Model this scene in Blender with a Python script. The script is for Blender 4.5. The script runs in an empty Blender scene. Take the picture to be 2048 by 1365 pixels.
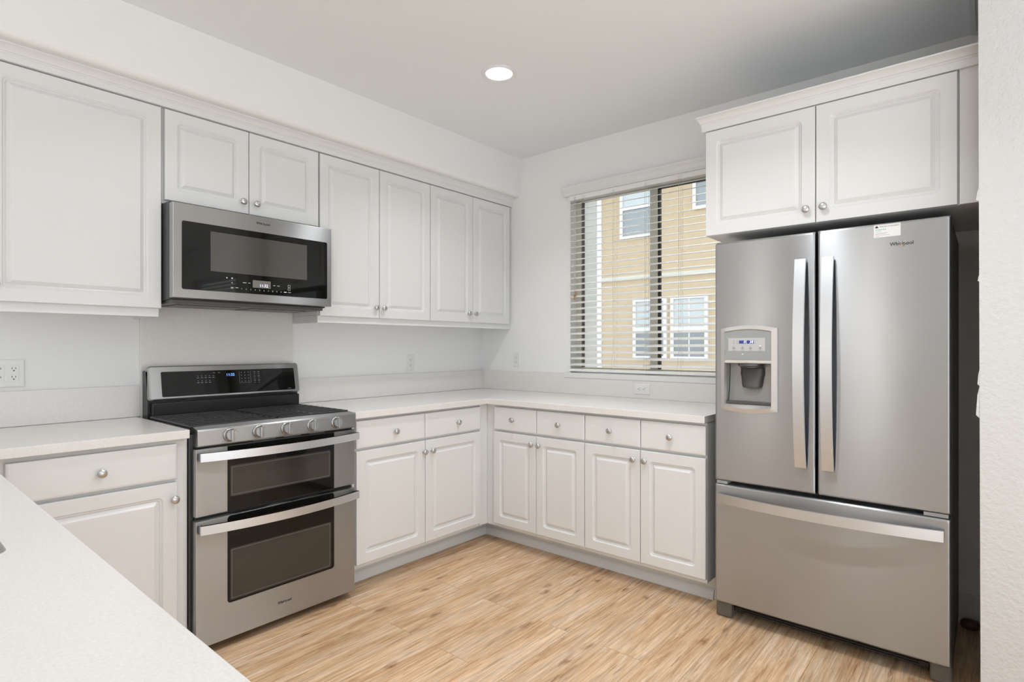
import bpy, bmesh, math, random
from mathutils import Vector, Matrix
PI = math.pi
R = math.radians
random.seed(7)
scene = bpy.context.scene
COL = scene.collection

# ------------------------------------------------------------------ camera, world, light, exposure
cam_d = bpy.data.cameras.new('camera')
cam = bpy.data.objects.new('camera', cam_d)
COL.objects.link(cam)
cam.location = (3.0579, -3.2509, 1.2442)
cam.rotation_euler = (R(90), 0, 0.7033)
cam_d.sensor_width = 36.0
cam_d.lens = 19.849
cam_d.shift_y = 0.00496
cam_d.clip_start = 0.02
scene.camera = cam

vs = scene.view_settings
vs.view_transform = 'Standard'
vs.look = 'None'
vs.exposure = 0.24
vs.gamma = 1.0
vs.use_curve_mapping = False

world = bpy.data.worlds.new('world')
scene.world = world
world.use_nodes = True
wn = world.node_tree
wn.nodes.clear()
wo = wn.nodes.new('ShaderNodeOutputWorld')
bg = wn.nodes.new('ShaderNodeBackground')
sky = wn.nodes.new('ShaderNodeTexSky')
sky.sky_type = 'NISHITA'
sky.sun_disc = False
sky.sun_elevation = R(38)
sky.sun_rotation = R(0)
sky.air_density = 1.0
sky.dust_density = 2.5
bg.inputs[1].default_value = 0.62
hs = wn.nodes.new('ShaderNodeHueSaturation')
hs.inputs['Saturation'].default_value = 0.25
wn.links.new(sky.outputs[0], hs.inputs['Color'])
wn.links.new(hs.outputs[0], bg.inputs[0])
wn.links.new(bg.outputs[0], wo.inputs[0])


def area_light(name, loc, rot, sx, sy, power, col=(1, 1, 1), shape='RECTANGLE', spread=180):
    d = bpy.data.lights.new(name, 'AREA')
    d.shape = shape
    d.size = sx
    d.size_y = sy
    d.energy = power
    d.color = col
    d.spread = R(spread)
    o = bpy.data.objects.new(name, d)
    COL.objects.link(o)
    o.location = loc
    o.rotation_euler = rot
    return o


# added fill lights behind and beside the camera, imitating daylight from unseen windows
area_light('living_room_fill', (5.3, -7.9, 1.3), (R(118), 0, 0), 3.0, 2.2, 42, (0.86, 0.93, 1.0))
area_light('dining_room_fill', (6.85, -2.6, 1.1), (R(104), 0, R(90)), 3.4, 2.0, 26, (0.82, 0.93, 1.0))
# added upward fill lights imitating bounce off a sunlit floor
area_light('living_room_upfill', (4.7, -4.9, 0.25), (R(180), 0, 0), 3.0, 3.0, 74, (0.82, 0.92, 1.0))
area_light('dining_room_upfill', (5.2, -2.3, 0.25), (R(180), 0, 0), 2.4, 1.9, 24, (0.80, 0.91, 1.0))
# recessed ceiling lamps
for lx, ly, pw in ((1.145, -1.097, 4.6), (2.3, -1.6, 8.0), (1.145, -2.3, 2.4), (2.3, -2.4, 1.5)):
    area_light('ceiling_lamp_light', (lx, ly, 2.612), (0, 0, 0), 0.10, 0.10, pw, (0.94, 0.96, 0.99), 'DISK', 125)
# two added strip lights out of view: their reflections streak the brushed steel
area_light('streak_strip_light', (1.72, -7.9, 1.35), (R(90), 0, 0), 0.20, 2.1, 10, (1.0, 0.95, 0.88))
area_light('streak_strip_light', (0.14, -7.9, 1.35), (R(90), 0, 0), 0.20, 2.1, 9, (1.0, 0.95, 0.88))

# ------------------------------------------------------------------ materials
MATS = {}


def mat(name, base=(0.8, 0.8, 0.8), rough=0.5, metal=0.0, spec=0.5, emit=None, estr=0.0, coat=0.0):
    m = bpy.data.materials.new(name)
    m.use_nodes = True
    b = m.node_tree.nodes['Principled BSDF']
    b.inputs['Base Color'].default_value = (*base, 1)
    b.inputs['Roughness'].default_value = rough
    b.inputs['Metallic'].default_value = metal
    b.inputs['Specular IOR Level'].default_value = spec
    b.inputs['Coat Weight'].default_value = coat
    if emit:
        b.inputs['Emission Color'].default_value = (*emit, 1)
        b.inputs['Emission Strength'].default_value = estr
    MATS[name] = m
    return m


def nd(m, typ, **kw):
    n = m.node_tree.nodes.new(typ)
    for k, v in kw.items():
        setattr(n, k, v)
    return n


def lk(m, a, b):
    m.node_tree.links.new(a, b)


def pos(m, scale=(1, 1, 1)):
    """world position, scaled"""
    g = nd(m, 'ShaderNodeNewGeometry')
    mp = nd(m, 'ShaderNodeMapping')
    mp.inputs['Scale'].default_value = scale
    lk(m, g.outputs['Position'], mp.inputs['Vector'])
    return mp.outputs[0]


def bump_noise(m, scale, strength, dist=0.002, detail=3, vscale=(1, 1, 1), rough=0.5):
    b = m.node_tree.nodes['Principled BSDF']
    n = nd(m, 'ShaderNodeTexNoise')
    n.inputs['Scale'].default_value = scale
    n.inputs['Detail'].default_value = detail
    n.inputs['Roughness'].default_value = rough
    lk(m, pos(m, vscale), n.inputs['Vector'])
    bp = nd(m, 'ShaderNodeBump')
    bp.inputs['Strength'].default_value = strength
    bp.inputs['Distance'].default_value = dist
    lk(m, n.outputs['Fac'], bp.inputs['Height'])
    lk(m, bp.outputs[0], b.inputs['Normal'])
    return n


WALL = mat('wall_paint', (0.89, 0.888, 0.88), 0.75, spec=0.25)
bump_noise(WALL, 95, 0.35, 0.0016, 2)
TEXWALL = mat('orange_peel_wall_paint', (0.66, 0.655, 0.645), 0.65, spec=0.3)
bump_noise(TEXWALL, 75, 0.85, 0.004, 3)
CEIL = mat('ceiling_paint', (0.89, 0.905, 0.915), 0.85, spec=0.2)
bump_noise(CEIL, 80, 0.2, 0.001, 2)
CAB = mat('white_thermofoil', (0.79, 0.787, 0.783), 0.28, spec=0.5)
CABIN = mat('cabinet_white_melamine', (0.80, 0.797, 0.79), 0.45, spec=0.4)
TRIM = mat('white_trim_paint', (0.80, 0.80, 0.797), 0.4, spec=0.4)
PLASTIC = mat('white_plastic', (0.83, 0.83, 0.82), 0.35)
SLOT = mat('socket_dark', (0.03, 0.03, 0.03), 0.6)
NICKEL = mat('satin_nickel', (0.58, 0.58, 0.58), 0.28, 1.0)
BLACK = mat('black_enamel', (0.012, 0.012, 0.013), 0.28)
IRON = mat('cast_iron', (0.022, 0.022, 0.023), 0.33, spec=0.5)
DARKSIDE = mat('charcoal_steel_side', (0.055, 0.057, 0.058), 0.42)
BLKGLASS = mat('black_glass', (0.007, 0.007, 0.0065), 0.03, spec=0.3)
WINGLASS = mat('oven_window_glass', (0.050, 0.044, 0.036), 0.05, spec=0.45)
MWGLASS = mat('microwave_window_glass', (0.075, 0.070, 0.064), 0.06, spec=0.6)
GASKET = mat('rubber_gasket', (0.02, 0.02, 0.02), 0.7)
FEETM = mat('brown_grey_plastic', (0.14, 0.125, 0.105), 0.5)
GREYP = mat('grey_plastic_panel', (0.33, 0.34, 0.34), 0.4)
LGREYP = mat('light_grey_panel', (0.52, 0.52, 0.52), 0.4)
SILVER = mat('silver_plastic', (0.62, 0.60, 0.58), 0.3, 0.6)
DKPLAST = mat('dark_grey_plastic', (0.075, 0.073, 0.07), 0.35)
INK = mat('dark_print', (0.03, 0.03, 0.035), 0.6)
GREYINK = mat('grey_print', (0.35, 0.35, 0.36), 0.5)
TEAL = mat('teal_print', (0.28, 0.55, 0.52), 0.6)
PAPER = mat('sticker_paper', (0.82, 0.81, 0.79), 0.5)
GOLD = mat('gold_ring', (0.75, 0.6, 0.35), 0.3, 1.0)
BLUE = mat('blue_digits', (0.05, 0.1, 0.3), 0.4, emit=(0.12, 0.35, 1.0), estr=2.2)
BLUEBACK = mat('blue_display_back', (0.01, 0.015, 0.07), 0.3, emit=(0.02, 0.05, 0.35), estr=0.5)
WHITEDIG = mat('white_digits', (0.6, 0.65, 0.8), 0.4, emit=(0.75, 0.85, 1.0), estr=1.0)
LCD = mat('grey_lcd', (0.20, 0.185, 0.17), 0.2)
SLATM = mat('blind_slat_vinyl', (0.88, 0.875, 0.86), 0.4)
CORDM = mat('blind_cord', (0.55, 0.52, 0.46), 0.8)
TASSEL = mat('wood_tassel', (0.42, 0.22, 0.10), 0.5)
VINYL = mat('window_vinyl', (0.66, 0.65, 0.57), 0.45)
LAMPM = mat('lamp_diffuser', (0.9, 0.9, 0.9), 0.5, emit=(1.0, 0.97, 0.92), estr=6.0)
BROWN = mat('dark_brown_wood', (0.09, 0.05, 0.035), 0.4)
CONCRETE = mat('outdoor_ground', (0.45, 0.43, 0.40), 0.9)
DKTRIM = mat('dark_grey_trim', (0.13, 0.13, 0.125), 0.3)
DOORM = mat('reflection_door_dark', (0.10, 0.07, 0.05), 0.5)
KNOBM = mat('range_knob_metal', (0.46, 0.46, 0.46), 0.22, 1.0)
LINER = mat('dispenser_liner', (0.30, 0.29, 0.28), 0.38, 0.7)
BASIN = mat('sink_steel', (0.42, 0.42, 0.40), 0.35, 1.0)


def steel(name, base, rough, aniso, wav=0.0):
    m = mat(name, base, rough, 1.0)
    b = m.node_tree.nodes['Principled BSDF']
    b.inputs['Anisotropic'].default_value = aniso
    c = nd(m, 'ShaderNodeCombineXYZ')
    c.inputs[2].default_value = 1.0
    lk(m, c.outputs[0], b.inputs['Tangent'])
    if wav:
        n2 = nd(m, 'ShaderNodeTexNoise')
        n2.inputs['Scale'].default_value = 4.0
        n2.inputs['Detail'].default_value = 1
        lk(m, pos(m, (1, 1, 0.8)), n2.inputs['Vector'])
        bp = nd(m, 'ShaderNodeBump')
        bp.inputs['Strength'].default_value = wav
        bp.inputs['Distance'].default_value = 0.02
        lk(m, n2.outputs['Fac'], bp.inputs['Height'])
        lk(m, bp.outputs[0], b.inputs['Normal'])
    return m


STEEL = steel('brushed_stainless', (0.42, 0.435, 0.452), 0.29, 0.96, 0.06)
STEEL2 = steel('range_stainless', (0.44, 0.447, 0.452), 0.34, 0.94, 0.05)
HANDLE = steel('handle_stainless', (0.66, 0.69, 0.73), 0.34, 0.3)

# quartz countertop
QUARTZ = mat('quartz', (0.78, 0.75, 0.72), 0.22, spec=0.45)


def quartz_nodes(m):
    b = m.node_tree.nodes['Principled BSDF']
    p = pos(m)
    n = nd(m, 'ShaderNodeTexNoise')
    n.inputs['Scale'].default_value = 220
    n.inputs['Detail'].default_value = 3
    lk(m, p, n.inputs['Vector'])
    v = nd(m, 'ShaderNodeTexVoronoi')
    v.inputs['Scale'].default_value = 70
    lk(m, p, v.inputs['Vector'])
    r1 = nd(m, 'ShaderNodeValToRGB')
    r1.color_ramp.elements[0].position = 0.3
    r1.color_ramp.elements[0].color = (0.775, 0.748, 0.72, 1)
    r1.color_ramp.elements[1].position = 0.7
    r1.color_ramp.elements[1].color = (0.84, 0.815, 0.79, 1)
    lk(m, n.outputs['Fac'], r1.inputs[0])
    r2 = nd(m, 'ShaderNodeValToRGB')
    r2.color_ramp.elements[0].position = 0.0
    r2.color_ramp.elements[0].color = (0.72, 0.70, 0.68, 1)
    r2.color_ramp.elements[1].position = 0.13
    r2.color_ramp.elements[1].color = (1, 1, 1, 1)
    lk(m, v.outputs['Distance'], r2.inputs[0])
    mx = nd(m, 'ShaderNodeMix', data_type='RGBA', blend_type='MULTIPLY')
    mx.inputs[0].default_value = 0.45
    lk(m, r1.outputs[0], mx.inputs[6])
    lk(m, r2.outputs[0], mx.inputs[7])
    lk(m, mx.outputs[2], b.inputs['Base Color'])


quartz_nodes(QUARTZ)

# plank floor: planks run along y
FLOOR = mat('vinyl_plank_floor', (0.5, 0.36, 0.23), 0.42, spec=0.35)


def floor_nodes(m):
    b = m.node_tree.nodes['Principled BSDF']
    g = nd(m, 'ShaderNodeNewGeometry')
    sep = nd(m, 'ShaderNodeSeparateXYZ')
    lk(m, g.outputs['Position'], sep.inputs[0])
    cmb = nd(m, 'ShaderNodeCombineXYZ')        # brick rows along x -> feed (y, x)
    lk(m, sep.outputs[1], cmb.inputs[0])
    addx = nd(m, 'ShaderNodeMath', operation='ADD')
    addx.inputs[1].default_value = 0.036
    lk(m, sep.outputs[0], addx.inputs[0])
    lk(m, addx.outputs[0], cmb.inputs[1])
    br = nd(m, 'ShaderNodeTexBrick', offset=0.37, offset_frequency=2, squash=1.0)
    br.inputs['Color1'].default_value = (0, 0, 0, 1)
    br.inputs['Color2'].default_value = (1, 1, 1, 1)
    br.inputs['Mortar'].default_value = (0.5, 0.5, 0.5, 1)
    br.inputs['Scale'].default_value = 1.0
    br.inputs['Mortar Size'].default_value = 0.0011
    br.inputs['Mortar Smooth'].default_value = 0.3
    br.inputs['Bias'].default_value = 0.0
    br.inputs['Brick Width'].default_value = 1.22
    br.inputs['Row Height'].default_value = 0.17
    lk(m, cmb.outputs[0], br.inputs['Vector'])
    # per plank shift of the grain
    sc = nd(m, 'ShaderNodeVectorMath', operation='SCALE')
    sc.inputs['Scale'].default_value = 9.0
    lk(m, br.outputs['Color'], sc.inputs[0])
    ad = nd(m, 'ShaderNodeVectorMath', operation='ADD')
    lk(m, g.outputs['Position'], ad.inputs[0])
    lk(m, sc.outputs[0], ad.inputs[1])

    def grain(scale, detail, vs_, dist, rough=0.55):
        mp = nd(m, 'ShaderNodeMapping')
        mp.inputs['Scale'].default_value = vs_
        lk(m, ad.outputs[0], mp.inputs['Vector'])
        n = nd(m, 'ShaderNodeTexNoise')
        n.inputs['Scale'].default_value = scale
        n.inputs['Detail'].default_value = detail
        n.inputs['Roughness'].default_value = rough
        n.inputs['Distortion'].default_value = dist
        lk(m, mp.outputs[0], n.inputs['Vector'])
        return n.outputs['Fac']
    g1 = grain(1.0, 7, (13.0, 1.9, 1), 0.9, 0.66)    # broad tone patches
    g2 = grain(1.0, 8, (95.0, 4.2, 1), 0.5, 0.70)    # fine streaks
    g3 = grain(1.0, 6, (48.0, 2.4, 1), 1.2, 0.62)    # dark lines
    r1 = nd(m, 'ShaderNodeValToRGB')
    e = r1.color_ramp.elements
    e[0].position = 0.30
    e[0].color = (0.57, 0.335, 0.17, 1)
    e[1].position = 0.72
    e[1].color = (0.79, 0.645, 0.50, 1)
    x = e.new(0.46)
    x.color = (0.72, 0.495, 0.30, 1)
    x = e.new(0.58)
    x.color = (0.76, 0.57, 0.39, 1)
    lk(m, g1, r1.inputs[0])
    r2 = nd(m, 'ShaderNodeValToRGB')
    r2.color_ramp.elements[0].position = 0.36
    r2.color_ramp.elements[0].color = (0.56, 0.48, 0.41, 1)
    r2.color_ramp.elements[1].position = 0.62
    r2.color_ramp.elements[1].color = (1.12, 1.12, 1.12, 1)
    lk(m, g2, r2.inputs[0])
    m1 = nd(m, 'ShaderNodeMix', data_type='RGBA', blend_type='MULTIPLY')
    m1.inputs[0].default_value = 0.8
    lk(m, r1.outputs[0], m1.inputs[6])
    lk(m, r2.outputs[0], m1.inputs[7])
    r3 = nd(m, 'ShaderNodeValToRGB')
    r3.color_ramp.elements[0].position = 0.31
    r3.color_ramp.elements[0].color = (0.42, 0.32, 0.26, 1)
    r3.color_ramp.elements[1].position = 0.40
    r3.color_ramp.elements[1].color = (1, 1, 1, 1)
    lk(m, g3, r3.inputs[0])
    m2 = nd(m, 'ShaderNodeMix', data_type='RGBA', blend_type='MULTIPLY')
    m2.inputs[0].default_value = 0.75
    lk(m, m1.outputs[2], m2.inputs[6])
    lk(m, r3.outputs[0], m2.inputs[7])
    # knots
    mp = nd(m, 'ShaderNodeMapping')
    mp.inputs['Scale'].default_value = (6.2, 3.0, 1)
    lk(m, ad.outputs[0], mp.inputs['Vector'])
    nz = nd(m, 'ShaderNodeTexNoise')
    nz.inputs['Scale'].default_value = 6
    lk(m, mp.outputs[0], nz.inputs['Vector'])
    mxv = nd(m, 'ShaderNodeMix', data_type='RGBA', blend_type='LINEAR_LIGHT')
    mxv.inputs[0].default_value = 0.12
    lk(m, mp.outputs[0], mxv.inputs[6])
    lk(m, nz.outputs['Color'], mxv.inputs[7])
    vo = nd(m, 'ShaderNodeTexVoronoi', voronoi_dimensions='2D')
    vo.inputs['Scale'].default_value = 1.0
    lk(m, mxv.outputs[2], vo.inputs['Vector'])
    r4 = nd(m, 'ShaderNodeValToRGB')
    r4.color_ramp.elements[0].position = 0.02
    r4.color_ramp.elements[0].color = (0.34, 0.25, 0.19, 1)
    r4.color_ramp.elements[1].position = 0.14
    r4.color_ramp.elements[1].color = (1, 1, 1, 1)
    x = r4.color_ramp.elements.new(0.075)
    x.color = (0.72, 0.62, 0.54, 1)
    sv = nd(m, 'ShaderNodeSeparateColor')
    lk(m, vo.outputs['Color'], sv.inputs[0])
    gt = nd(m, 'ShaderNodeMath', operation='LESS_THAN')
    gt.inputs[1].default_value = 0.68
    lk(m, sv.outputs[0], gt.inputs[0])
    ak = nd(m, 'ShaderNodeMath', operation='ADD')
    lk(m, vo.outputs['Distance'], ak.inputs[0])
    lk(m, gt.outputs[0], ak.inputs[1])
    lk(m, ak.outputs[0], r4.inputs[0])
    m3 = nd(m, 'ShaderNodeMix', data_type='RGBA', blend_type='MULTIPLY')
    m3.inputs[0].default_value = 0.75
    lk(m, m2.outputs[2], m3.inputs[6])
    lk(m, r4.outputs[0], m3.inputs[7])
    # plank tint and joints
    tr = nd(m, 'ShaderNodeValToRGB')
    tr.color_ramp.elements[0].color = (0.92, 0.91, 0.90, 1)
    tr.color_ramp.elements[1].color = (1.06, 1.05, 1.05, 1)
    lk(m, br.outputs['Color'], tr.inputs[0])
    m4 = nd(m, 'ShaderNodeMix', data_type='RGBA', blend_type='MULTIPLY')
    m4.inputs[0].default_value = 1.0
    lk(m, m3.outputs[2], m4.inputs[6])
    lk(m, tr.outputs[0], m4.inputs[7])
    m5 = nd(m, 'ShaderNodeMix', data_type='RGBA', blend_type='MIX')
    m5.inputs[7].default_value = (0.20, 0.13, 0.08, 1)
    jf = nd(m, 'ShaderNodeMath', operation='MULTIPLY')
    jf.inputs[1].default_value = 0.7
    lk(m, br.outputs['Fac'], jf.inputs[0])
    lk(m, jf.outputs[0], m5.inputs[0])
    lk(m, m4.outputs[2], m5.inputs[6])
    lk(m, m5.outputs[2], b.inputs['Base Color'])
    bp = nd(m, 'ShaderNodeBump')
    bp.inputs['Strength'].default_value = 0.12
    bp.inputs['Distance'].default_value = 0.001
    lk(m, g2, bp.inputs['Height'])
    lk(m, bp.outputs[0], b.inputs['Normal'])


floor_nodes(FLOOR)


def siding(name, base):
    m = mat(name, base, 0.8, spec=0.2)
    b = m.node_tree.nodes['Principled BSDF']
    g = nd(m, 'ShaderNodeNewGeometry')
    sep = nd(m, 'ShaderNodeSeparateXYZ')
    lk(m, g.outputs['Position'], sep.inputs[0])
    mu = nd(m, 'ShaderNodeMath', operation='MULTIPLY')
    mu.inputs[1].default_value = 1 / 0.16
    lk(m, sep.outputs[2], mu.inputs[0])
    fr = nd(m, 'ShaderNodeMath', operation='FRACT')
    lk(m, mu.outputs[0], fr.inputs[0])
    bp = nd(m, 'ShaderNodeBump', invert=True)
    bp.inputs['Strength'].default_value = 1.0
    bp.inputs['Distance'].default_value = 0.02
    lk(m, fr.outputs[0], bp.inputs['Height'])
    lk(m, bp.outputs[0], b.inputs['Normal'])
    return m


BEIGE = siding('beige_siding', (0.60, 0.475, 0.325))
GREYSIDE = siding('pale_grey_siding', (0.50, 0.49, 0.46))
HOUSEGLASS = mat('house_window_glass', (0.28, 0.31, 0.33), 0.1, spec=0.6)
HOUSEGLASS_SKY = mat('house_window_glass_sky', (0.55, 0.60, 0.62), 0.15, spec=0.6)  # pale base colour imitates the sky's reflection in the upper panes
WHITEOUT = mat('white_exterior_trim', (0.85, 0.85, 0.84), 0.5)

PANE = bpy.data.materials.new('window_glass')
PANE.use_nodes = True
_t = PANE.node_tree
_t.nodes.clear()
_o = _t.nodes.new('ShaderNodeOutputMaterial')
_mx = _t.nodes.new('ShaderNodeMixShader')
_tr = _t.nodes.new('ShaderNodeBsdfTransparent')
_tr.inputs[0].default_value = (0.95, 0.97, 0.96, 1)
_gl = _t.nodes.new('ShaderNodeBsdfGlossy')
_gl.inputs['Roughness'].default_value = 0.02
_fr = _t.nodes.new('ShaderNodeFresnel')
_fr.inputs[0].default_value = 1.45
_t.links.new(_fr.outputs[0], _mx.inputs[0])
_t.links.new(_tr.outputs[0], _mx.inputs[1])
_t.links.new(_gl.outputs[0], _mx.inputs[2])
_t.links.new(_mx.outputs[0], _o.inputs[0])


# ------------------------------------------------------------------ mesh helpers
def LEFT(x0):
    """frame of a front facing +x: u = y, v = z, w outward"""
    return lambda u, v, w: (x0 + w, u, v)


def BACK(y0):
    """frame of a front facing -y: u = x, v = z, w outward"""
    return lambda u, v, w: (u, y0 - w, v)


def rrect(u0, u1, v0, v1, r, n=4):
    r = max(min(r, (u1 - u0) / 2 - 1e-5, (v1 - v0) / 2 - 1e-5), 1e-5)
    pts = []
    for cx, cy, a0 in ((u1 - r, v0 + r, -90), (u1 - r, v1 - r, 0), (u0 + r, v1 - r, 90), (u0 + r, v0 + r, 180)):
        for k in range(n + 1):
            a = R(a0 + 90 * k / n)
            pts.append((cx + r * math.cos(a), cy + r * math.sin(a)))
    return pts


class MB:
    def __init__(self):
        self.bm = bmesh.new()
        self.mi = 0

    def face(self, vs_):
        try:
            f = self.bm.faces.new(vs_)
            f.material_index = self.mi
            return f
        except ValueError:
            return None

    def verts(self, pts):
        return [self.bm.verts.new(p) for p in pts]

    def loops(self, rings, cap0=True, cap1=True, closed=True):
        """bridge rings of equal length"""
        vr = [self.verts(r) for r in rings]
        n = len(vr[0])
        for a, b in zip(vr[:-1], vr[1:]):
            for i in range(n if closed else n - 1):
                j = (i + 1) % n
                self.face((a[i], a[j], b[j], b[i]))
        if cap0:
            self.face(list(reversed(vr[0])))
        if cap1:
            self.face(vr[-1])
        return vr

    def rect_rings(self, fr, u0, u1, v0, v1, prof, n=4, cap0=True, cap1=True):
        """prof: list of (inset, w, radius)"""
        rings = []
        for ins, w, r in prof:
            rings.append([fr(u, v, w) for u, v in rrect(u0 + ins, u1 - ins, v0 + ins, v1 - ins, r, n)])
        return self.loops(rings, cap0, cap1)

    def box(self, x0, x1, y0, y1, z0, z1, bev=0.0, seg=2):
        b2 = bmesh.new()
        bmesh.ops.create_cube(b2, size=1.0)
        for v in b2.verts:
            v.co = ((x0 + x1) / 2 + v.co.x * (x1 - x0), (y0 + y1) / 2 + v.co.y * (y1 - y0), (z0 + z1) / 2 + v.co.z * (z1 - z0))
        if bev > 0:
            bmesh.ops.bevel(b2, geom=list(b2.edges), offset=bev, segments=seg, affect='EDGES', profile=0.5)
        self.merge(b2)

    def fbox(self, fr, u0, u1, v0, v1, w0, w1, bev=0.0, seg=2):
        a, b = fr(u0, v0, w0), fr(u1, v1, w1)
        self.box(min(a[0], b[0]), max(a[0], b[0]), min(a[1], b[1]), max(a[1], b[1]), min(a[2], b[2]), max(a[2], b[2]), bev, seg)

    def merge(self, b2):
        mp = {v: self.bm.verts.new(v.co) for v in b2.verts}
        for f in b2.faces:
            nf = self.face([mp[v] for v in f.verts])
        b2.free()

    def prism(self, pts, mapf, a0, a1, bev=0.0):
        """pts 2D polygon; mapf(p, q, a) -> xyz"""
        b2 = bmesh.new()
        v0 = [b2.verts.new(mapf(p, q, a0)) for p, q in pts]
        v1 = [b2.verts.new(mapf(p, q, a1)) for p, q in pts]
        n = len(pts)
        for i in range(n):
            j = (i + 1) % n
            b2.faces.new((v0[i], v0[j], v1[j], v1[i]))
        b2.faces.new(list(reversed(v0)))
        b2.faces.new(v1)
        bmesh.ops.recalc_face_normals(b2, faces=b2.faces)
        if bev:
            bmesh.ops.bevel(b2, geom=list(b2.edges), offset=bev, segments=2, affect='EDGES', profile=0.5)
        self.merge(b2)

    def lathe(self, prof, origin, axis, n=24):
        """prof: (radius, height) along axis"""
        ax = Vector(axis).normalized()
        t = Vector((0, 0, 1)) if abs(ax.z) < 0.9 else Vector((1, 0, 0))
        e1 = ax.cross(t).normalized()
        e2 = ax.cross(e1)
        o = Vector(origin)
        rings = []
        for r, h in prof:
            r = max(r, 1e-5)
            rings.append([tuple(o + ax * h + e1 * (r * math.cos(2 * PI * k / n)) + e2 * (r * math.sin(2 * PI * k / n))) for k in range(n)])
        self.loops(rings, True, True)

    def tube(self, path, r, n=8):
        rings = []
        P = [Vector(p) for p in path]
        for i, p in enumerate(P):
            d = (P[min(i + 1, len(P) - 1)] - P[max(i - 1, 0)]).normalized()
            t = Vector((0, 0, 1)) if abs(d.z) < 0.9 else Vector((1, 0, 0))
            e1 = d.cross(t).normalized()
            e2 = d.cross(e1)
            rings.append([tuple(p + e1 * (r * math.cos(2 * PI * k / n)) + e2 * (r * math.sin(2 * PI * k / n))) for k in range(n)])
        self.loops(rings)

    def build(self, name, mats, parent=None, smooth=35):
        bmesh.ops.recalc_face_normals(self.bm, faces=self.bm.faces)
        me = bpy.data.meshes.new(name)
        if parent is not None:
            off = world_loc(parent)
            for v in self.bm.verts:
                v.co -= off
        self.bm.to_mesh(me)
        self.bm.free()
        if not isinstance(mats, (list, tuple)):
            mats = [mats]
        for m in mats:
            me.materials.append(m)
        me.polygons.foreach_set('use_smooth', [True] * len(me.polygons))
        me.set_sharp_from_angle(angle=R(smooth))
        o = bpy.data.objects.new(name, me)
        COL.objects.link(o)
        if len(me.polygons) < 4000:
            wnm = o.modifiers.new('weighted_normal', 'WEIGHTED_NORMAL')
            wnm.keep_sharp = True
            wnm.weight = 80
        if parent is not None:
            o.parent = parent
        return o


def world_loc(o):
    v = Vector((0, 0, 0))
    while o is not None:
        v = v + Vector(o.location)
        o = o.parent
    return v


def thing(name, label, cat, loc, group=None):
    o = bpy.data.objects.new(name, None)
    o.empty_display_size = 0.05
    COL.objects.link(o)
    o.location = loc
    o['label'] = label
    o['category'] = cat
    if group:
        o['group'] = group
    return o


def tag(o, label, cat, group=None):
    o['label'] = label
    o['category'] = cat
    if group:
        o['group'] = group
    return o


def struct(o):
    o['kind'] = 'structure'
    return o


def text(name, body, fr, u, v, w, size, m, parent, ext=0.0003, align='CENTER', shear=0.0, sx=1.0):
    c = bpy.data.curves.new(name, 'FONT')
    c.body = body
    c.size = size
    c.extrude = ext
    c.align_x = align
    c.align_y = 'CENTER'
    c.shear = shear
    c.resolution_u = 3
    if name == 'logo':
        c.offset = size * 0.022
    c.materials.append(m)
    tmp = bpy.data.objects.new(name, c)
    COL.objects.link(tmp)
    bpy.context.view_layer.update()
    me = bpy.data.meshes.new_from_object(tmp.evaluated_get(bpy.context.evaluated_depsgraph_get()))
    bpy.data.objects.remove(tmp)
    bpy.data.curves.remove(c)
    me.name = name
    o = bpy.data.objects.new(name, me)
    COL.objects.link(o)
    p0, pu, pv, pw = (Vector(fr(*q)) for q in ((0, 0, 0), (1, 0, 0), (0, 1, 0), (0, 0, 1)))
    M = Matrix((pu - p0, pv - p0, pw - p0)).transposed().to_4x4()
    o.rotation_euler = M.to_euler()
    o.scale = (sx, 1, 1)
    o.location = Vector(fr(u, v, w)) - (world_loc(parent) if parent else Vector((0, 0, 0)))
    if parent:
        o.parent = parent
    return o


def badge(fr, u, v, w, width, m, ringm, parent):
    """brand wordmark with a slanted ring through it"""
    t = text('logo', 'Whirlpool', fr, u, v, w, width / 4.3, m, parent, 0.0006)
    mb = MB()
    pts = []
    a, b, tilt = width * 0.23, width * 0.055, R(38)
    for k in range(28):
        th = R(20) + k / 27 * R(300)
        x, y = a * math.cos(th), b * math.sin(th)
        pts.append(fr(u + 0.03 * width + x * math.cos(tilt) - y * math.sin(tilt), v - 0.02 * width + x * math.sin(tilt) + y * math.cos(tilt), w + 0.0006))
    mb.tube(pts, width * 0.008, 5)
    mb.build('logo_ring', ringm, t if False else parent)


# ------------------------------------------------------------------ the setting
H = 2.636
mb = MB()
mb.box(-0.15, 7.0, -8.0, 0.15, -0.06, 0.0)
struct(mb.build('floor', FLOOR))
mb = MB()
mb.box(-0.15, 7.0, -8.0, 0.15, H, H + 0.06)
struct(mb.build('ceiling', CEIL))
mb = MB()
mb.box(-0.15, 0.0, -8.0, 0.15, 0, H)
struct(mb.build('wall_left', WALL))


def wall_holes(mb, xs, zs, holes, y0, y1):
    for i in range(len(xs) - 1):
        for k in range(len(zs) - 1):
            if (i, k) in holes:
                continue
            mb.box(xs[i], xs[i + 1], y0, y1, zs[k], zs[k + 1])


WX0, WX1, WZ0, WZ1 = 0.834, 2.006, 1.062, 2.30
mb = MB()
wall_holes(mb, [0.0, WX0, WX1, 3.26, 3.75, 6.6, 7.0], [0, 0.5, WZ0, 2.2, WZ1, H],
           {(1, 2), (1, 3), (4, 1), (4, 2)}, 0.0, 0.15)
o = mb.build('wall_back', WALL)
struct(o)
mb = MB()
mb.box(7.0, 7.15, -8.0, 0.15, 0, H)
struct(mb.build('wall_far_right', WALL))
mb = MB()
mb.box(-0.15, 7.15, -8.15, -8.0, 0, H)
struct(mb.build('wall_front', WALL))

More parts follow.
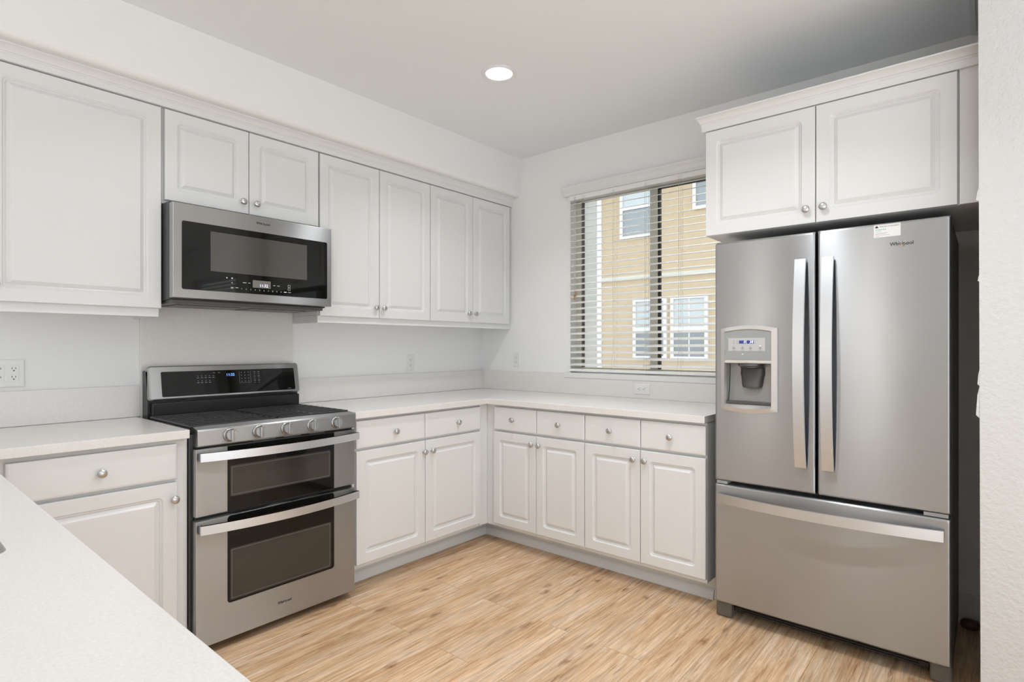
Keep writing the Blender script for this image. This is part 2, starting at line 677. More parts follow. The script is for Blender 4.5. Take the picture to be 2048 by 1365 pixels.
# added dark door behind the camera, there only to darken the steel's reflection
droot = bpy.data.objects.new('reflection_door_1', None)
COL.objects.link(droot)
droot.location = (0.93, -8.0, 0)
struct(droot)
mb = MB()
mb.box(0.36, 1.52, -7.998, -7.95, 0.002, 2.08, 0.004)
for u0, u1 in ((0.46, 0.90), (0.98, 1.42)):
    for v0, v1 in ((0.2, 0.95), (1.1, 1.95)):
        mb.box(u0, u1, -7.955, -7.935, v0, v1, 0.008)
mb.build('reflection_door_leaf', DOORM, droot)

# wing wall that closes the fridge recess, with a slightly ragged corner edge
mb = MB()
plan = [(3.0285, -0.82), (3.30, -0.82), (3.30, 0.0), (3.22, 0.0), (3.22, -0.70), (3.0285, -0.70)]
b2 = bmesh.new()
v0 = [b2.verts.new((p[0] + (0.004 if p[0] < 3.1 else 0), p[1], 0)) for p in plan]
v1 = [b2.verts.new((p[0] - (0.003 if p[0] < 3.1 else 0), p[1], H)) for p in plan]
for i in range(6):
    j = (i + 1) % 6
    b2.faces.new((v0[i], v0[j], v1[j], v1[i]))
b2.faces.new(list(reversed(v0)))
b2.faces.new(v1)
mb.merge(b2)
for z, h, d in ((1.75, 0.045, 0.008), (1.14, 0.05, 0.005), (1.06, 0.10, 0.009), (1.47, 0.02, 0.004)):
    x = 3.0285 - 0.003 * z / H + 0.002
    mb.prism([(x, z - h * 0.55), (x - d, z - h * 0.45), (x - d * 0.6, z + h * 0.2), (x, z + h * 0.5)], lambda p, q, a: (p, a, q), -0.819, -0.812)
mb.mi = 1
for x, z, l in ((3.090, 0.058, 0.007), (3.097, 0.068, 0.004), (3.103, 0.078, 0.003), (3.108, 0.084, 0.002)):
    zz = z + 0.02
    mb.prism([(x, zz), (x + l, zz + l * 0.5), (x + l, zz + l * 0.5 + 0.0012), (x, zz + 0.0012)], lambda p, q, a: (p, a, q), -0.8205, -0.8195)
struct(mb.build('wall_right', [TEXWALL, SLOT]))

# soffit above the left wall cabinets
prof = [(0, H), (0, 2.354)]
for k in range(7):
    a = R(-90 + 15 * k)
    prof.append((0.36 + 0.03 * math.cos(a), 2.384 + 0.03 * math.sin(a)))
prof.append((0.39, H))
mb = MB()
mb.prism(prof, lambda p, q, a: (p, a, q), -4.2, 0.0)
struct(mb.build('wall_soffit', WALL))

# baseboard behind the fridge and shoe trims under the base cabinets
mb = MB()
mb.box(2.08, 3.22, -0.014, 0.0, 0.0, 0.135, 0.003)
struct(mb.build('baseboard_back', TRIM))
mb = MB()
shoe = [(0, 0), (0.020, 0), (0.020, 0.012), (0.012, 0.035), (0.006, 0.045), (0, 0.05)]
mb.prism(shoe, lambda p, q, a: (0.490 + p, a, q), -1.60, -0.480)
o = mb.build('trim_1', TRIM)
struct(o)
mb = MB()
mb.prism(shoe, lambda p, q, a: (a, -0.490 - p, q), 0.48, 2.022)
struct(mb.build('trim_2', TRIM))

# ------------------------------------------------------------------ kitchen window, blind, view outside
wroot = bpy.data.objects.new('window_1', None)
COL.objects.link(wroot)
wroot.location = (1.42, 0.09, WZ0)
struct(wroot)
mb = MB()
FY0, FY1 = 0.070, 0.115
for a in ((WX0, WX0 + 0.045, WZ0, WZ1), (WX1 - 0.045, WX1, WZ0, WZ1), (WX0 + 0.045, WX1 - 0.045, WZ1 - 0.05, WZ1), (WX0 + 0.045, WX1 - 0.045, WZ0, WZ0 + 0.035)):
    mb.box(a[0], a[1], FY0, FY1, a[2], a[3], 0.003)
mb.box(1.398, 1.452, FY0 - 0.004, FY1, WZ0 + 0.035, WZ1 - 0.05, 0.003)
mb.build('window_frame', VINYL, wroot)
mb = MB()
mb.box(1.453, 1.4605, FY0 + 0.002, FY1 - 0.01, WZ0 + 0.034, WZ1 - 0.05)
mb.box(1.453, WX1 - 0.045, FY0 + 0.002, FY1 - 0.01, WZ1 - 0.057, WZ1 - 0.05)
mb.box(WX0 + 0.045, WX0 + 0.050, FY0 + 0.002, FY1 - 0.01, WZ0 + 0.034, WZ1 - 0.05)
mb.build('window_gasket', GASKET, wroot)
mb = MB()
mb.box(WX0 + 0.045, 1.398, 0.094, 0.098, WZ0 + 0.035, WZ1 - 0.05)
mb.box(1.452, WX1 - 0.045, 0.086, 0.090, WZ0 + 0.035, WZ1 - 0.05)
mb.build('window_pane', PANE, wroot)

# window sill with apron
mb = MB()
mb.box(0.797, 2.03, -0.024, 0.0, 1.026, 1.062, 0.004)
struct(mb.build('trim_3', TRIM))

blind = thing('window_blind', 'white horizontal slat blind with open slats covering the kitchen window', 'blind', (1.42, -0.01, WZ0 + 0.01))
mb = MB()
vp = [(0, 2.276), (0.030, 2.276), (0.030, 2.283), (0.034, 2.287), (0.034, 2.306), (0.038, 2.315), (0.047, 2.324), (0.050, 2.329), (0.050, 2.336), (0, 2.336)]
mb.prism(vp, lambda p, q, a: (a, -0.012 - p, q), 0.800, 1.995)
mb.build('valance', TRIM, blind)
mb = MB()
mb.box(0.838, 1.995, -0.030, 0.018, 2.243, 2.276, 0.002)
mb.build('headrail', SLATM, blind)
SL_TOP, SL_STEP, NSL = 2.222, 0.0424, 27
mb = MB()
tilt = R(18)
for i in range(NSL):
    z = SL_TOP - i * SL_STEP
    ring = []
    prof = []
    for k in range(7):                     # slightly crowned slat
        s = -1 + 2 * k / 6
        prof.append((s * 0.024, 0.0020 * (1 - s * s) + 0.0013))
    for k in range(6, -1, -1):
        s = -1 + 2 * k / 6
        prof.append((s * 0.024, 0.0020 * (1 - s * s) - 0.0013))
    pts = []
    for s, h in prof:
        pts.append((s * math.cos(tilt) - h * math.sin(tilt) - 0.006, z + s * math.sin(tilt) + h * math.cos(tilt)))
    mb.prism(pts, lambda p, q, a: (a, p, q), 0.838, 1.995)
mb.build('slats', SLATM, blind)
mb = MB()
mb.box(0.838, 1.995, -0.030, 0.018, 1.071, 1.089, 0.003)
mb.build('bottom_rail', SLATM, blind)
for x, xx in ((0.955, 0.968), (1.187, 1.198), (1.414, 1.424), (1.636, 1.648), (1.87, 1.882)):
    mb = MB()
    k = 0.012 if x > 1.0 else 0.0
    mb.tube([(x, -0.0335, 2.262), (x, -0.0335, 1.22), (x - k, -0.0335, 1.085)], 0.0009, 5)
    mb.tube([(xx, -0.033, 2.262), (xx, -0.033, 1.085)], 0.0007, 5)
    mb.tube([(x, 0.021, 2.262), (x, 0.021, 1.085)], 0.0009, 5)
    mb.build('ladder_cord', CORDM, blind)
for x, z in ((0.890, 1.578), (0.898, 1.602)):
    mb = MB()
    mb.tube([(x, -0.036, 2.262), (x, -0.036, z + 0.01)], 0.0009, 5)
    c = mb.build('pull_cord', CORDM, blind)
    mb = MB()
    mb.lathe([(0.002, 0.016), (0.0045, 0.014), (0.0045, 0.004), (0.0035, 0.0), (0.0062, -0.010), (0.006, -0.018), (0.002, -0.020)], (x, -0.036, z), (0, 0, 1), 12)
    mb.build('tassel', TASSEL, c)

# neighbouring house seen through the slats (wall plane at y = 6)
HY = 6.0


def hx(x):                      # widths measured for a wall at y=4 carried out to y=6
    return 3.0579 + (x - 3.0579) * 1.276


def hz(z):
    return 1.2442 + (z - 1.2442) * 1.276


house = thing('neighbour_house', 'beige lap-sided house with white framed windows outside the kitchen window', 'house', (0.5, HY, -1))
mb = MB()
mb.box(hx(-1.34), 7.5, HY, HY + 4, -1.0, 4.7)
mb.build('siding_wall', BEIGE, house)
mb = MB()
mb.box(hx(-1.41), hx(-1.34), HY - 0.03, HY + 0.3, -1.0, 4.7)
mb.build('corner_board', WHITEOUT, house)
mb = MB()
mb.box(hx(-1.34), 7.5, HY - 0.035, HY, hz(2.19), hz(2.245))
mb.build('belly_band', VINYL, house)
mb = MB()
mb.box(-2.85, 7.8, HY - 0.5, HY + 4.3, 4.7, 4.85)
mb.build('roof', WHITEOUT, house)


def hwin(x0, x1, z0, zr, z1, mun=False):
    x0, x1, z0, zr, z1 = hx(x0), hx(x1), hz(z0), hz(zr), hz(z1)
    mb = MB()
    t = 0.055
    mb.box(x0, x0 + t, HY - 0.05, HY, z0, z1)
    mb.box(x1 - t, x1, HY - 0.05, HY, z0, z1)
    mb.box(x0 + t, x1 - t, HY - 0.05, HY, z0, z0 + t * 0.8)
    mb.box(x0 + t, x1 - t, HY - 0.05, HY, z1 - t, z1)
    mb.box(x0 + t, x1 - t, HY - 0.045, HY, zr - 0.03, zr + 0.03)
    if mun:
        c = (x0 + x1) / 2
        mb.box(c - 0.01, c + 0.01, HY - 0.03, HY, z0 + t * 0.8, zr - 0.03)
        mb.box(c - 0.01, c + 0.01, HY - 0.03, HY, zr + 0.03, z1 - t)
    f = mb.build('house_window', WHITEOUT, house)
    mb = MB()
    mb.box(x0 + t, x1 - t, HY - 0.02, HY - 0.005, z0 + t * 0.8, zr - 0.03)
    mb.build('lower_pane', HOUSEGLASS, f)
    mb = MB()
    mb.box(x0 + t, x1 - t, HY - 0.02, HY - 0.005, zr + 0.03, z1 - t)
    mb.build('upper_pane', HOUSEGLASS_SKY, f)


hwin(-1.022, -0.47, 2.78, 3.21, 3.72)
hwin(0.06, 0.72, 3.05, 3.42, 3.74)
hwin(-0.814, -0.307, 1.07, 1.475, 1.91)
hwin(-0.25, 0.262, 1.07, 1.475, 1.92, True)

shed = thing('grey_house', 'pale grey sided house wall seen at the far left of the window', 'house', (-5, 10.4, -1))
mb = MB()
mb.box(-9.0, -3.2, 10.4, 13, -1.0, 5.6)
mb.build('siding_wall', GREYSIDE, shed)
mb = MB()
mb.box(-9.0, -3.1, 10.37, 13.1, 5.6, 5.75)
mb.build('roof', WHITEOUT, shed)
mb = MB()
mb.box(-12, 12, 0.16, 16, -1.06, -1.0)
struct(mb.build('ground', CONCRETE))

# dining room window beyond the wing wall: only its reflection shows in the appliance glass
w2 = bpy.data.objects.new('window_2', None)
COL.objects.link(w2)
w2.location = (5.2, 0.08, 0.5)
struct(w2)
mb = MB()
for a in ((3.75, 3.81, 0.5, 2.2), (6.54, 6.6, 0.5, 2.2), (3.81, 6.54, 2.14, 2.2), (3.81, 6.54, 0.5, 0.56), (5.14, 5.21, 0.56, 2.14)):
    mb.box(a[0], a[1], 0.07, 0.11, a[2], a[3], 0.003)
mb.build('window_frame', TRIM, w2)
mb = MB()
for i in range(33):
    z = 2.13 - i * 0.049
    t2 = R(55)
    c, s = math.cos(t2) * 0.024, math.sin(t2) * 0.024
    mb.prism([(-c + 0.03, z - s), (-c + 0.032, z - s - 0.002), (c + 0.032, z + s - 0.002), (c + 0.03, z + s)], lambda p, q, a: (a, p, q), 3.82, 6.53)
mb.build('window_slats', SLATM, w2)


# ------------------------------------------------------------------ cabinets
DOORP = lambda t: [(0, 0, .001), (0, t - .0035, .001), (.0012, t - .0012, .002), (.004, t, .003), (.050, t, .018), (.0525, t - .0030, .0165),
                   (.056, t - .0060, .0145), (.0585, t - .0056, .013), (.0605, t - .0092, .011), (.064, t - .0110, .008), (.0665, t - .0098, .005), (.079, t - .0012, .002), (.081, t - .0008, .002)]
DRAWP = lambda t: [(0, 0, .001), (0, t - .006, .001), (.0015, t - .003, .002), (.005, t - .0008, .002), (.011, t, .002)]


def knob(fr, u, v, w, parent):
    mb = MB()
    o = fr(u, v, w)
    p1 = fr(u, v, w + 1)
    ax = Vector(p1) - Vector(o)
    mb.lathe([(.0085, 0), (.0085, .002), (.006, .004), (.0055, .012), (.008, .0145), (.0145, .018), (.0158, .0215), (.0150, .0245), (.0115, .0272), (.006, .0285), (0.0, .0288)], o, ax, 24)
    k = mb.build('knob', NICKEL, parent, 50)
    return k


def front(kind, fr, u0, u1, v0, v1, t, parent, kn=None):
    mb = MB()
    mb.rect_rings(fr, u0, u1, v0, v1, DOORP(t) if kind == 'door' else DRAWP(t))
    d = mb.build(kind, CAB, parent, 28)
    if kn:
        knob(fr, kn[0], kn[1], t, d)
    return d


G = 0.0015
# --- upper cabinets on the left wall; doors at x = .28 -> .30
FL = LEFT(0.28)
UZ0, UZ1 = 1.409, 2.287


def upper(name, label, y0, y1, z0, doors, group, carc_z0=None):
    t = thing(name, label, 'cabinet', (0.14, (y0 + y1) / 2, z0), group)
    mb = MB()
    mb.box(0.0 if z0 < 1.6 else 0.002, 0.2785, y0, y1, carc_z0 or z0 + 0.004, 2.318, 0.001, 1)
    mb.build('cabinet_body', CABIN, t)
    for a, b, kn in doors:
        front('door', FL, a + G, b - G, z0, UZ1, 0.02, t, kn)
    return t


upper('wall_cabinet', 'white wall cabinet with one wide raised-panel door left of the microwave', -2.952, -2.355, UZ0, [(-2.935, -2.360, (-2.905, 1.47))], 'white wall cabinets')
upper('wall_cabinet', 'short white two-door wall cabinet directly above the microwave', -2.354, -1.604, 1.887, [(-2.350, -1.980, (-2.013, 1.941)), (-1.980, -1.606, (-1.948, 1.941))], 'white wall cabinets', 1.873)
upper('wall_cabinet', 'tall white two-door wall cabinet just right of the microwave', -1.602, -0.812, UZ0, [(-1.600, -1.209, (-1.239, 1.469)), (-1.209, -0.812, (-1.184, 1.469))], 'white wall cabinets')
upper('wall_cabinet', 'tall white two-door wall cabinet in the corner beside the window wall', -0.811, -0.001, UZ0, [(-0.811, -0.419, (-0.466, 1.469)), (-0.419, -0.022, (-0.400, 1.469))], 'white wall cabinets')

# crown moulding along the top of the left wall cabinets
mb = MB()
cp = [(0.279, 2.291), (0.300, 2.291), (0.306, 2.293), (0.306, 2.316), (0.309, 2.319), (0.309, 2.323), (0.313, 2.325), (0.316, 2.332), (0.323, 2.341), (0.332, 2.346), (0.336, 2.347), (0.336, 2.3535), (0.279, 2.3535)]
mb.prism(cp, lambda p, q, a: (p, a, q), -3.05, 0.0)
tag(mb.build('crown_moulding', TRIM), 'long white crown moulding along the top of the left wall cabinets', 'moulding')
mb = MB()
mb.box(0.262, 0.280, -3.05, -2.3655, 1.372, 1.4125, 0.002)
mb.box(0.0, 0.262, -2.3835, -2.3655, 1.372, 1.4125, 0.002)
tag(mb.build('light_rail', TRIM), 'white light rail under the wide cabinet left of the microwave', 'moulding')
mb = MB()
mb.box(0.262, 0.280, -1.602, -0.0005, 1.372, 1.4125, 0.002)
mb.box(0.021, 0.262, -1.602, -1.584, 1.372, 1.4125, 0.002)
tag(mb.build('light_rail', TRIM), 'long white light rail under the tall wall cabinets right of the microwave', 'moulding')

# --- cabinet above the fridge; doors y -.62 -> -.64
FB = BACK(-0.62)
t = thing('fridge_cabinet', 'white two-door cabinet above the stainless refrigerator', 'cabinet', (2.6, -0.31, 1.76))
mb = MB()
mb.box(2.036, 3.2185, -0.6185, -0.001, 1.760, 2.282, 0.001, 1)
mb.build('cabinet_body', CABIN, t)
front('door', FB, 2.036, 2.4995, 1.760, 2.247, 0.02, t, (2.467, 1.817))
front('door', FB, 2.5025, 2.966, 1.760, 2.247, 0.02, t, (2.532, 1.819))
mb = MB()
mb.box(2.971, 3.2185, -0.632, -0.6185, 1.760, 2.262, 0.002)
mb.build('filler_panel', CAB, t)
mb = MB()
cq = [(0.0, 2.250), (0.024, 2.250), (0.024, 2.277), (0.028, 2.280), (0.028, 2.285), (0.033, 2.287), (0.036, 2.294), (0.044, 2.301), (0.054, 2.306), (0.058, 2.307), (0.058, 2.313), (0.0, 2.313)]


def mitred(mb, prof, path):
    """prof (p outward, q up) swept along open path of (x, y, nx, ny) stations with mitre normals"""
    rings = [[(x + nx * p, y + ny * p, q) for p, q in prof] for x, y, nx, ny in path]
    mb.loops(rings)


mitred(mb, cq, [(2.034, -0.001, -0.6, 0), (2.034, -0.620, -0.6, -1), (3.2185, -0.620, 0, -1)])
tag(mb.build('crown_moulding', TRIM), 'short white crown moulding on top of the cabinet above the refrigerator', 'moulding')

# --- base cabinets. box front .61, doors to .63
FBL = LEFT(0.61)
FBB = BACK(-0.61)
BZ0, BZ1, DZ0, DZ1 = 0.138, 0.712, 0.724, 0.866


def base_body(mb, kind, a, b, extra=None):
    if kind == 'L':
        mb.box(0.0215, 0.6085, a, b, 0.115, 0.8785, 0.001, 1)
        mb.box(0.0215, 0.489, a, -0.4895 if b > -0.62 else b, 0.0, 0.115)
    else:
        mb.box(a, b, -0.6085, -0.0215, 0.115, 0.8785, 0.001, 1)
        mb.box(0.4895 if a < 0.62 else a, b, -0.489, -0.0215, 0.0, 0.115)


t = thing('base_cabinet', 'white base cabinet with one drawer and one door left of the range', 'cabinet', (0.3, -2.65, 0), 'white base cabinets')
mb = MB()
base_body(mb, 'L', -3.02, -2.370)
mb.build('cabinet_body', CABIN, t)
front('drawer', FBL, -2.919, -2.412, 0.724, 0.862, 0.02, t, (-2.662, 0.790))
front('door', FBL, -2.919, -2.412, BZ0, 0.712, 0.02, t, (-2.4265, 0.648))

t = thing('base_cabinet', 'white base cabinet with two drawers and two doors right of the range', 'cabinet', (0.3, -1.14, 0), 'white base cabinets')
mb = MB()
base_body(mb, 'L', -1.607, -0.6105)
mb.box(0.6085, 0.6125, -0.683, -0.6105, 0.118, 0.8785)
mb.build('cabinet_body', CABIN, t)
for a, b, kd, kdr in ((-1.594, -1.1425, -1.155, -1.354), (-1.1395, -0.687, -1.096, -0.891)):
    front('drawer', FBL, a, b, DZ0, DZ1, 0.02, t, (kdr, 0.790))
    front('door', FBL, a, b, BZ0, BZ1, 0.02, t, (kd, 0.651))

cabs = (('white base cabinet under the window nearest the room corner', 0.684, (0.684, 1.0185, 0.992, 0.845), (1.0215, 1.354, 1.047, 1.187), 0.6088, 1.3545),
        ('white base cabinet under the window next to the refrigerator', 1.356, (1.3575, 1.691, 1.658, 1.520), (1.694, 2.032, 1.722, 1.858), 1.3555, 2.032))
for lab, _, d1, d2, a, b in cabs:
    t = thing('base_cabinet', lab, 'cabinet', ((a + b) / 2, -0.3, 0), 'white base cabinets')
    mb = MB()
    base_body(mb, 'B', a, b)
    mb.build('cabinet_body', CABIN, t)
    for u0, u1, kd, kdr in (d1, d2):
        front('drawer', FBB, u0, u1, DZ0, DZ1, 0.02, t, (kdr, 0.796))
        front('door', FBB, u0, u1, BZ0, BZ1, 0.02, t, (kd, 0.662))

# --- unseen peninsula base cabinets as plain boxes (carry the near countertop)
mb = MB()
mb.box(0.001, 1.08, -3.62, -3.03, 0.0, 0.8785)
mb.box(1.90, 2.90, -3.62, -3.03, 0.0, 0.8785)
mb.box(1.08, 1.90, -3.62, -3.54, 0.0, 0.8785)
mb.box(1.08, 1.90, -3.062, -3.03, 0.0, 0.8785)
struct(mb.build('peninsula_base', WALL))

# --- countertops
CZ0, CZ1 = 0.8795, 0.914


def slab(name, pts, holes=(), bev=0.003):
    bm_ = bmesh.new()

    def loop(ps):
        vs_ = [bm_.verts.new((x, y, CZ1)) for x, y in ps]
        return [bm_.edges.new((vs_[i], vs_[(i + 1) % len(vs_)])) for i in range(len(vs_))]
    ed = loop(pts)
    for h in holes:
        ed += loop(h)
    bmesh.ops.triangle_fill(bm_, use_beauty=True, edges=ed)
    r = bmesh.ops.extrude_face_region(bm_, geom=list(bm_.faces))
    for v in r['geom']:
        if isinstance(v, bmesh.types.BMVert):
            v.co.z = CZ0
    bmesh.ops.recalc_face_normals(bm_, faces=bm_.faces)
    es = [e for e in bm_.edges if len(e.link_faces) == 2 and e.calc_face_angle(0) > 0.8]
    if bev:
        bmesh.ops.bevel(bm_, geom=es, offset=bev, segments=2, affect='EDGES', profile=0.5)
    mb = MB()
    mb.merge(bm_)
    return mb.build(name, QUARTZ)


D = 0.6464
o = slab('countertop', [(0.0205, -0.0205), (0.0205, -1.610), (D, -1.610), (D, -D), (2.034, -D), (2.034, -0.0205)])
tag(o, 'L-shaped pale quartz countertop running around the corner under the window', 'countertop')
sink_hole = [(x, y) for x, y in rrect(1.12, 1.862, -3.50, -3.083, 0.03, 5)]
o = slab('countertop', [(0.0205, -2.373), (0.0205, -3.66), (2.96, -3.66), (2.96, -2.992), (D, -2.992), (D, -2.373)], [sink_hole])
tag(o, 'pale quartz peninsula countertop in the foreground reaching left of the range', 'countertop')

# sink
mb = MB()
rings = []
for ins, z, r in ((-0.015, 0.8785, 0.04), (0.0, 0.8785, 0.03), (0.004, 0.86, 0.03), (0.012, 0.72, 0.04), (0.05, 0.70, 0.05)):
    rings.append([(x, y, z) for x, y in rrect(1.12 + ins, 1.862 - ins, -3.50 + ins, -3.083 - ins, r, 5)])
mb.loops(rings, False, True)
so = mb.build('sink', BASIN, None, 50)
tag(so, 'stainless undermount sink whose corner shows at the left edge of the peninsula', 'sink')

# --- quartz splashbacks
mb = MB()
mb.box(0.0, 0.0200, -1.603, -0.0005, 0.9145, 1.056, 0.001, 1)
tag(mb.build('backsplash', QUARTZ), 'low quartz backsplash on the left wall between the range and the corner', 'backsplash')
mb = MB()
mb.box(0.0, 0.0200, -2.3595, -1.6035, 0.90, 1.4425, 0.001, 1)
tag(mb.build('backsplash', QUARTZ), 'tall quartz backsplash slab on the wall behind the range', 'backsplash')
mb = MB()
mb.box(0.0, 0.0200, -3.60, -2.360, 0.9145, 1.060, 0.001, 1)
tag(mb.build('backsplash', QUARTZ), 'low quartz backsplash on the left wall under the double outlet', 'backsplash')
mb = MB()
mb.prism([(0.0205, 0.9145), (2.06, 0.9145), (2.06, 1.0255), (0.796, 1.0255), (0.796, 1.056), (0.0205, 1.056)], lambda p, q, a: (p, a, q), -0.020, -0.0005)
tag(mb.build('backsplash', QUARTZ), 'low quartz backsplash under the window on the back wall', 'backsplash')


# --- outlets
def receptacle(mb, fr, u, v, w, rot=False):
    """decora duplex receptacle: insert block + slots"""
    def bx(u0, u1, v0, v1, w0, w1, bev=0):
        if rot:
            u0, u1, v0, v1 = v0, v1, -u1, -u0
        mb.fbox(fr, u + u0, u + u1, v + v0, v + v1, w + w0, w + w1, bev)
    mb.mi = 0
    bx(-.0165, .0165, -.0335, .0335, 0, .0018, .0006)
    for s in (-1, 1):
        c = s * 0.0175
        mb.mi = 0
        bx(-.014, .014, c - .0125, c + .0125, .0018, .0026, .0003)
        mb.mi = 1
        bx(-.0068, -.0046, c - .0005, c + .0075, .0026, .00275)
        bx(.0046, .0065, c - .0005, c + .0065, .0026, .00275)
        bx(-.0024, .0024, c - .0085, c - .0040, .0026, .00275)
    mb.mi = 0


def outlet(label, fr, u, v, gangs=1, rot=False, wide=0.070, high=0.114):
    o0 = fr(u, v, 0)
    t = thing('wall_outlet', label, 'outlet', o0, 'white wall outlets')
    W = wide + 0.046 * (gangs - 1)
    du, dv = (high / 2, W / 2) if rot else (W / 2, high / 2)
    mb = MB()
    mb.rect_rings(fr, u - du, u + du, v - dv, v + dv, [(0, 0, .002), (0, .003, .002), (.002, .0052, .003), (.006, .006, .003)])
    mb.build('cover_plate', PLASTIC, t)
    for g in range(gangs):
        off = (g - (gangs - 1) / 2) * 0.046
        mb = MB()
        receptacle(mb, fr, u + off, v, 0.006, rot)
        mb.build('receptacle', [PLASTIC, SLOT], t)
    for s in (-1, 1):
        mb = MB()
        a, b = (u + s * 0.047, v) if rot else (u, v + s * 0.047)
        o1 = fr(a, b, 0.006)
        mb.lathe([(.0028, 0), (.0026, .0008), (0, .001)], o1, Vector(fr(a, b, 1)) - Vector(fr(a, b, 0)), 10)
        mb.build('screw', PLASTIC, t)
    return t


outlet('white double wall outlet above the counter left of the range', LEFT(0.0), -2.830, 1.1325, 2)
outlet('white wall outlet on the left wall between the range and the corner', LEFT(0.0), -0.735, 1.130)
outlet('white upright wall outlet on the back wall between the corner and the window', BACK(0.0), 0.348, 1.142, wide=0.066, high=0.108)
outlet('white sideways wall outlet in the backsplash under the window', BACK(-0.020), 1.390, 0.974, rot=True, wide=0.066, high=0.108)

# ------------------------------------------------------------------ gas range
RY0, RY1 = -2.366, -1.6165
rg = thing('gas_range', 'freestanding stainless double oven gas range between the left counters', 'range', (0.33, -1.99, 0))
mb = MB()
mb.box(0.035, 0.615, RY0, RY1, 0.035, 0.889, 0.003)
mb.build('range_body', DARKSIDE, rg)
for x in (0.10, 0.575):
    for y in (RY0 + 0.05, RY1 - 0.05):
        mb = MB()
        mb.lathe([(.018, 0), (.018, .012), (.010, .014), (.010, .0355)], (x, y, 0), (0, 0, 1), 16)
        mb.build('foot', DKPLAST, rg)
mb = MB()
mb.box(0.11, 0.600, RY0 - 0.003, RY1 + 0.003, 0.889, 0.897, 0.003)
for y0_, y1_ in ((RY0 - 0.003, RY0 + 0.002), (RY1 - 0.002, RY1 + 0.003)):
    mb.box(0.11, 0.612, y0_, y1_, 0.8965, 0.9145, 0.001)
mb.build('cooktop', BLACK, rg)
# burners
for bx_, by_, br_ in ((0.25, -2.19, .036), (0.48, -2.19, .045), (0.36, -1.99, .05), (0.25, -1.79, .045), (0.48, -1.79, .036)):
    mb = MB()
    mb.lathe([(br_ + .012, 0), (br_ + .010, .003), (br_, .0035), (br_, .0055), (br_ - .004, .0065), (0, .0067)], (bx_, by_, 0.897), (0, 0, 1), 24)
    mb.build('burner', IRON, rg)
# control panel
mb = MB()
mb.prism([(0.600, 0.842), (0.6640, 0.842), (0.6680, 0.846), (0.6650, 0.905), (0.661, 0.911), (0.620, 0.9185), (0.600, 0.9185)], lambda p, q, a: (p, a, q), -2.352, -1.6225, 0.0015)
mb.build('control_panel', STEEL2, rg)
for y in (-2.228, -2.107, -1.982, -1.857, -1.733):
    mb = MB()
    o0 = (0.6665, y, 0.8785)
    mb.lathe([(.0285, 0), (.0285, .003), (.0265, .006), (.0235, .007), (.0230, .020), (.0215, .0225), (0, .0228)], o0, (1, 0, 0.05), 32)
    mb.box(0.685, 0.7005, y - 0.0065, y + 0.0065, 0.8785 - 0.0225, 0.8785 + 0.0225, 0.002)
    mb.build('burner_knob', KNOBM, rg, 40)
# backguard
mb = MB()
mb.box(0.0215, 0.090, -2.352, -1.612, 0.9045, 1.128, 0.003)
mb.box(0.090, 0.120, -2.340, -1.618, 0.9045, 0.980, 0.004)
mb.build('backguard_riser', BLACK, rg)
th = math.atan2(0.030, 0.158)


def CON(u, v, w):
    # console front leaning back; v measured from its lower edge
    return (0.122 - math.sin(th) * v + math.cos(th) * w, u, 0.992 + math.cos(th) * v + math.sin(th) * w)


mb = MB()
mb.rect_rings(CON, -2.352, -1.612, 0, 0.163, [(.004, -.045, .012), (0, -.030, .014), (0, -.010, .014), (.002, -.004, .014), (.007, 0, .012)], 5)
con = mb.build('console', STEEL2, rg)
mb = MB()
mb.rect_rings(CON, -2.300, -1.641, 0.014, 0.133, [(0, 0.0, .006), (0, .0010, .006), (.0015, .0016, .006)], 4)
cg = mb.build('console_glass', BLKGLASS, rg)
text('clock_digits', '11:32', CON, -1.985, 0.108, 0.0018, 0.019, BLUE, rg, 0.0001)
mb = MB()


def tick(mb, fr, u, v, w, lu, lv=0.0022):
    mb.fbox(fr, u - lu / 2, u + lu / 2, v - lv / 2, v + lv / 2, w, w + 0.0002)


def ctick(u, v, lu, lv=0.0022):
    mb.loops([[CON(u - lu / 2, v - lv / 2, q), CON(u + lu / 2, v - lv / 2, q), CON(u + lu / 2, v + lv / 2, q), CON(u - lu / 2, v + lv / 2, q)] for q in (0.0016, 0.0018)])


for i in range(5):
    ctick(-2.140 + i * 0.018, 0.098, 0.010)
    if i < 4:
        ctick(-2.140 + i * 0.018, 0.074, 0.010)
        ctick(-2.140 + i * 0.018, 0.083, 0.005)
    ctick(-2.140 + i * 0.018, 0.107, 0.005)
ctick(-2.064, 0.121, 0.009)
ctick(-2.040, 0.121, 0.009)
for r_ in range(4):
    for c_ in range(3):
        ctick(-1.930 + c_ * 0.018, 0.118 - r_ * 0.0155, 0.003, 0.004)
for a in ((-1.941, 0.066, 0.0008, 0), (-1.883, 0.066, 0.0008, 0)):
    ctick(a[0], 0.094, 0.0007, 0.060)
ctick(-1.912, 0.064, 0.058, 0.0007)
for r_ in range(6):
    for c_ in range(2):
        ctick(-1.862 + c_ * 0.022, 0.118 - r_ * 0.011, 0.010 if r_ % 2 == 0 else 0.005)
ctick(-1.675, 0.022, 0.020, 0.0016)
mb.build('button_lettering', GREYINK, rg)


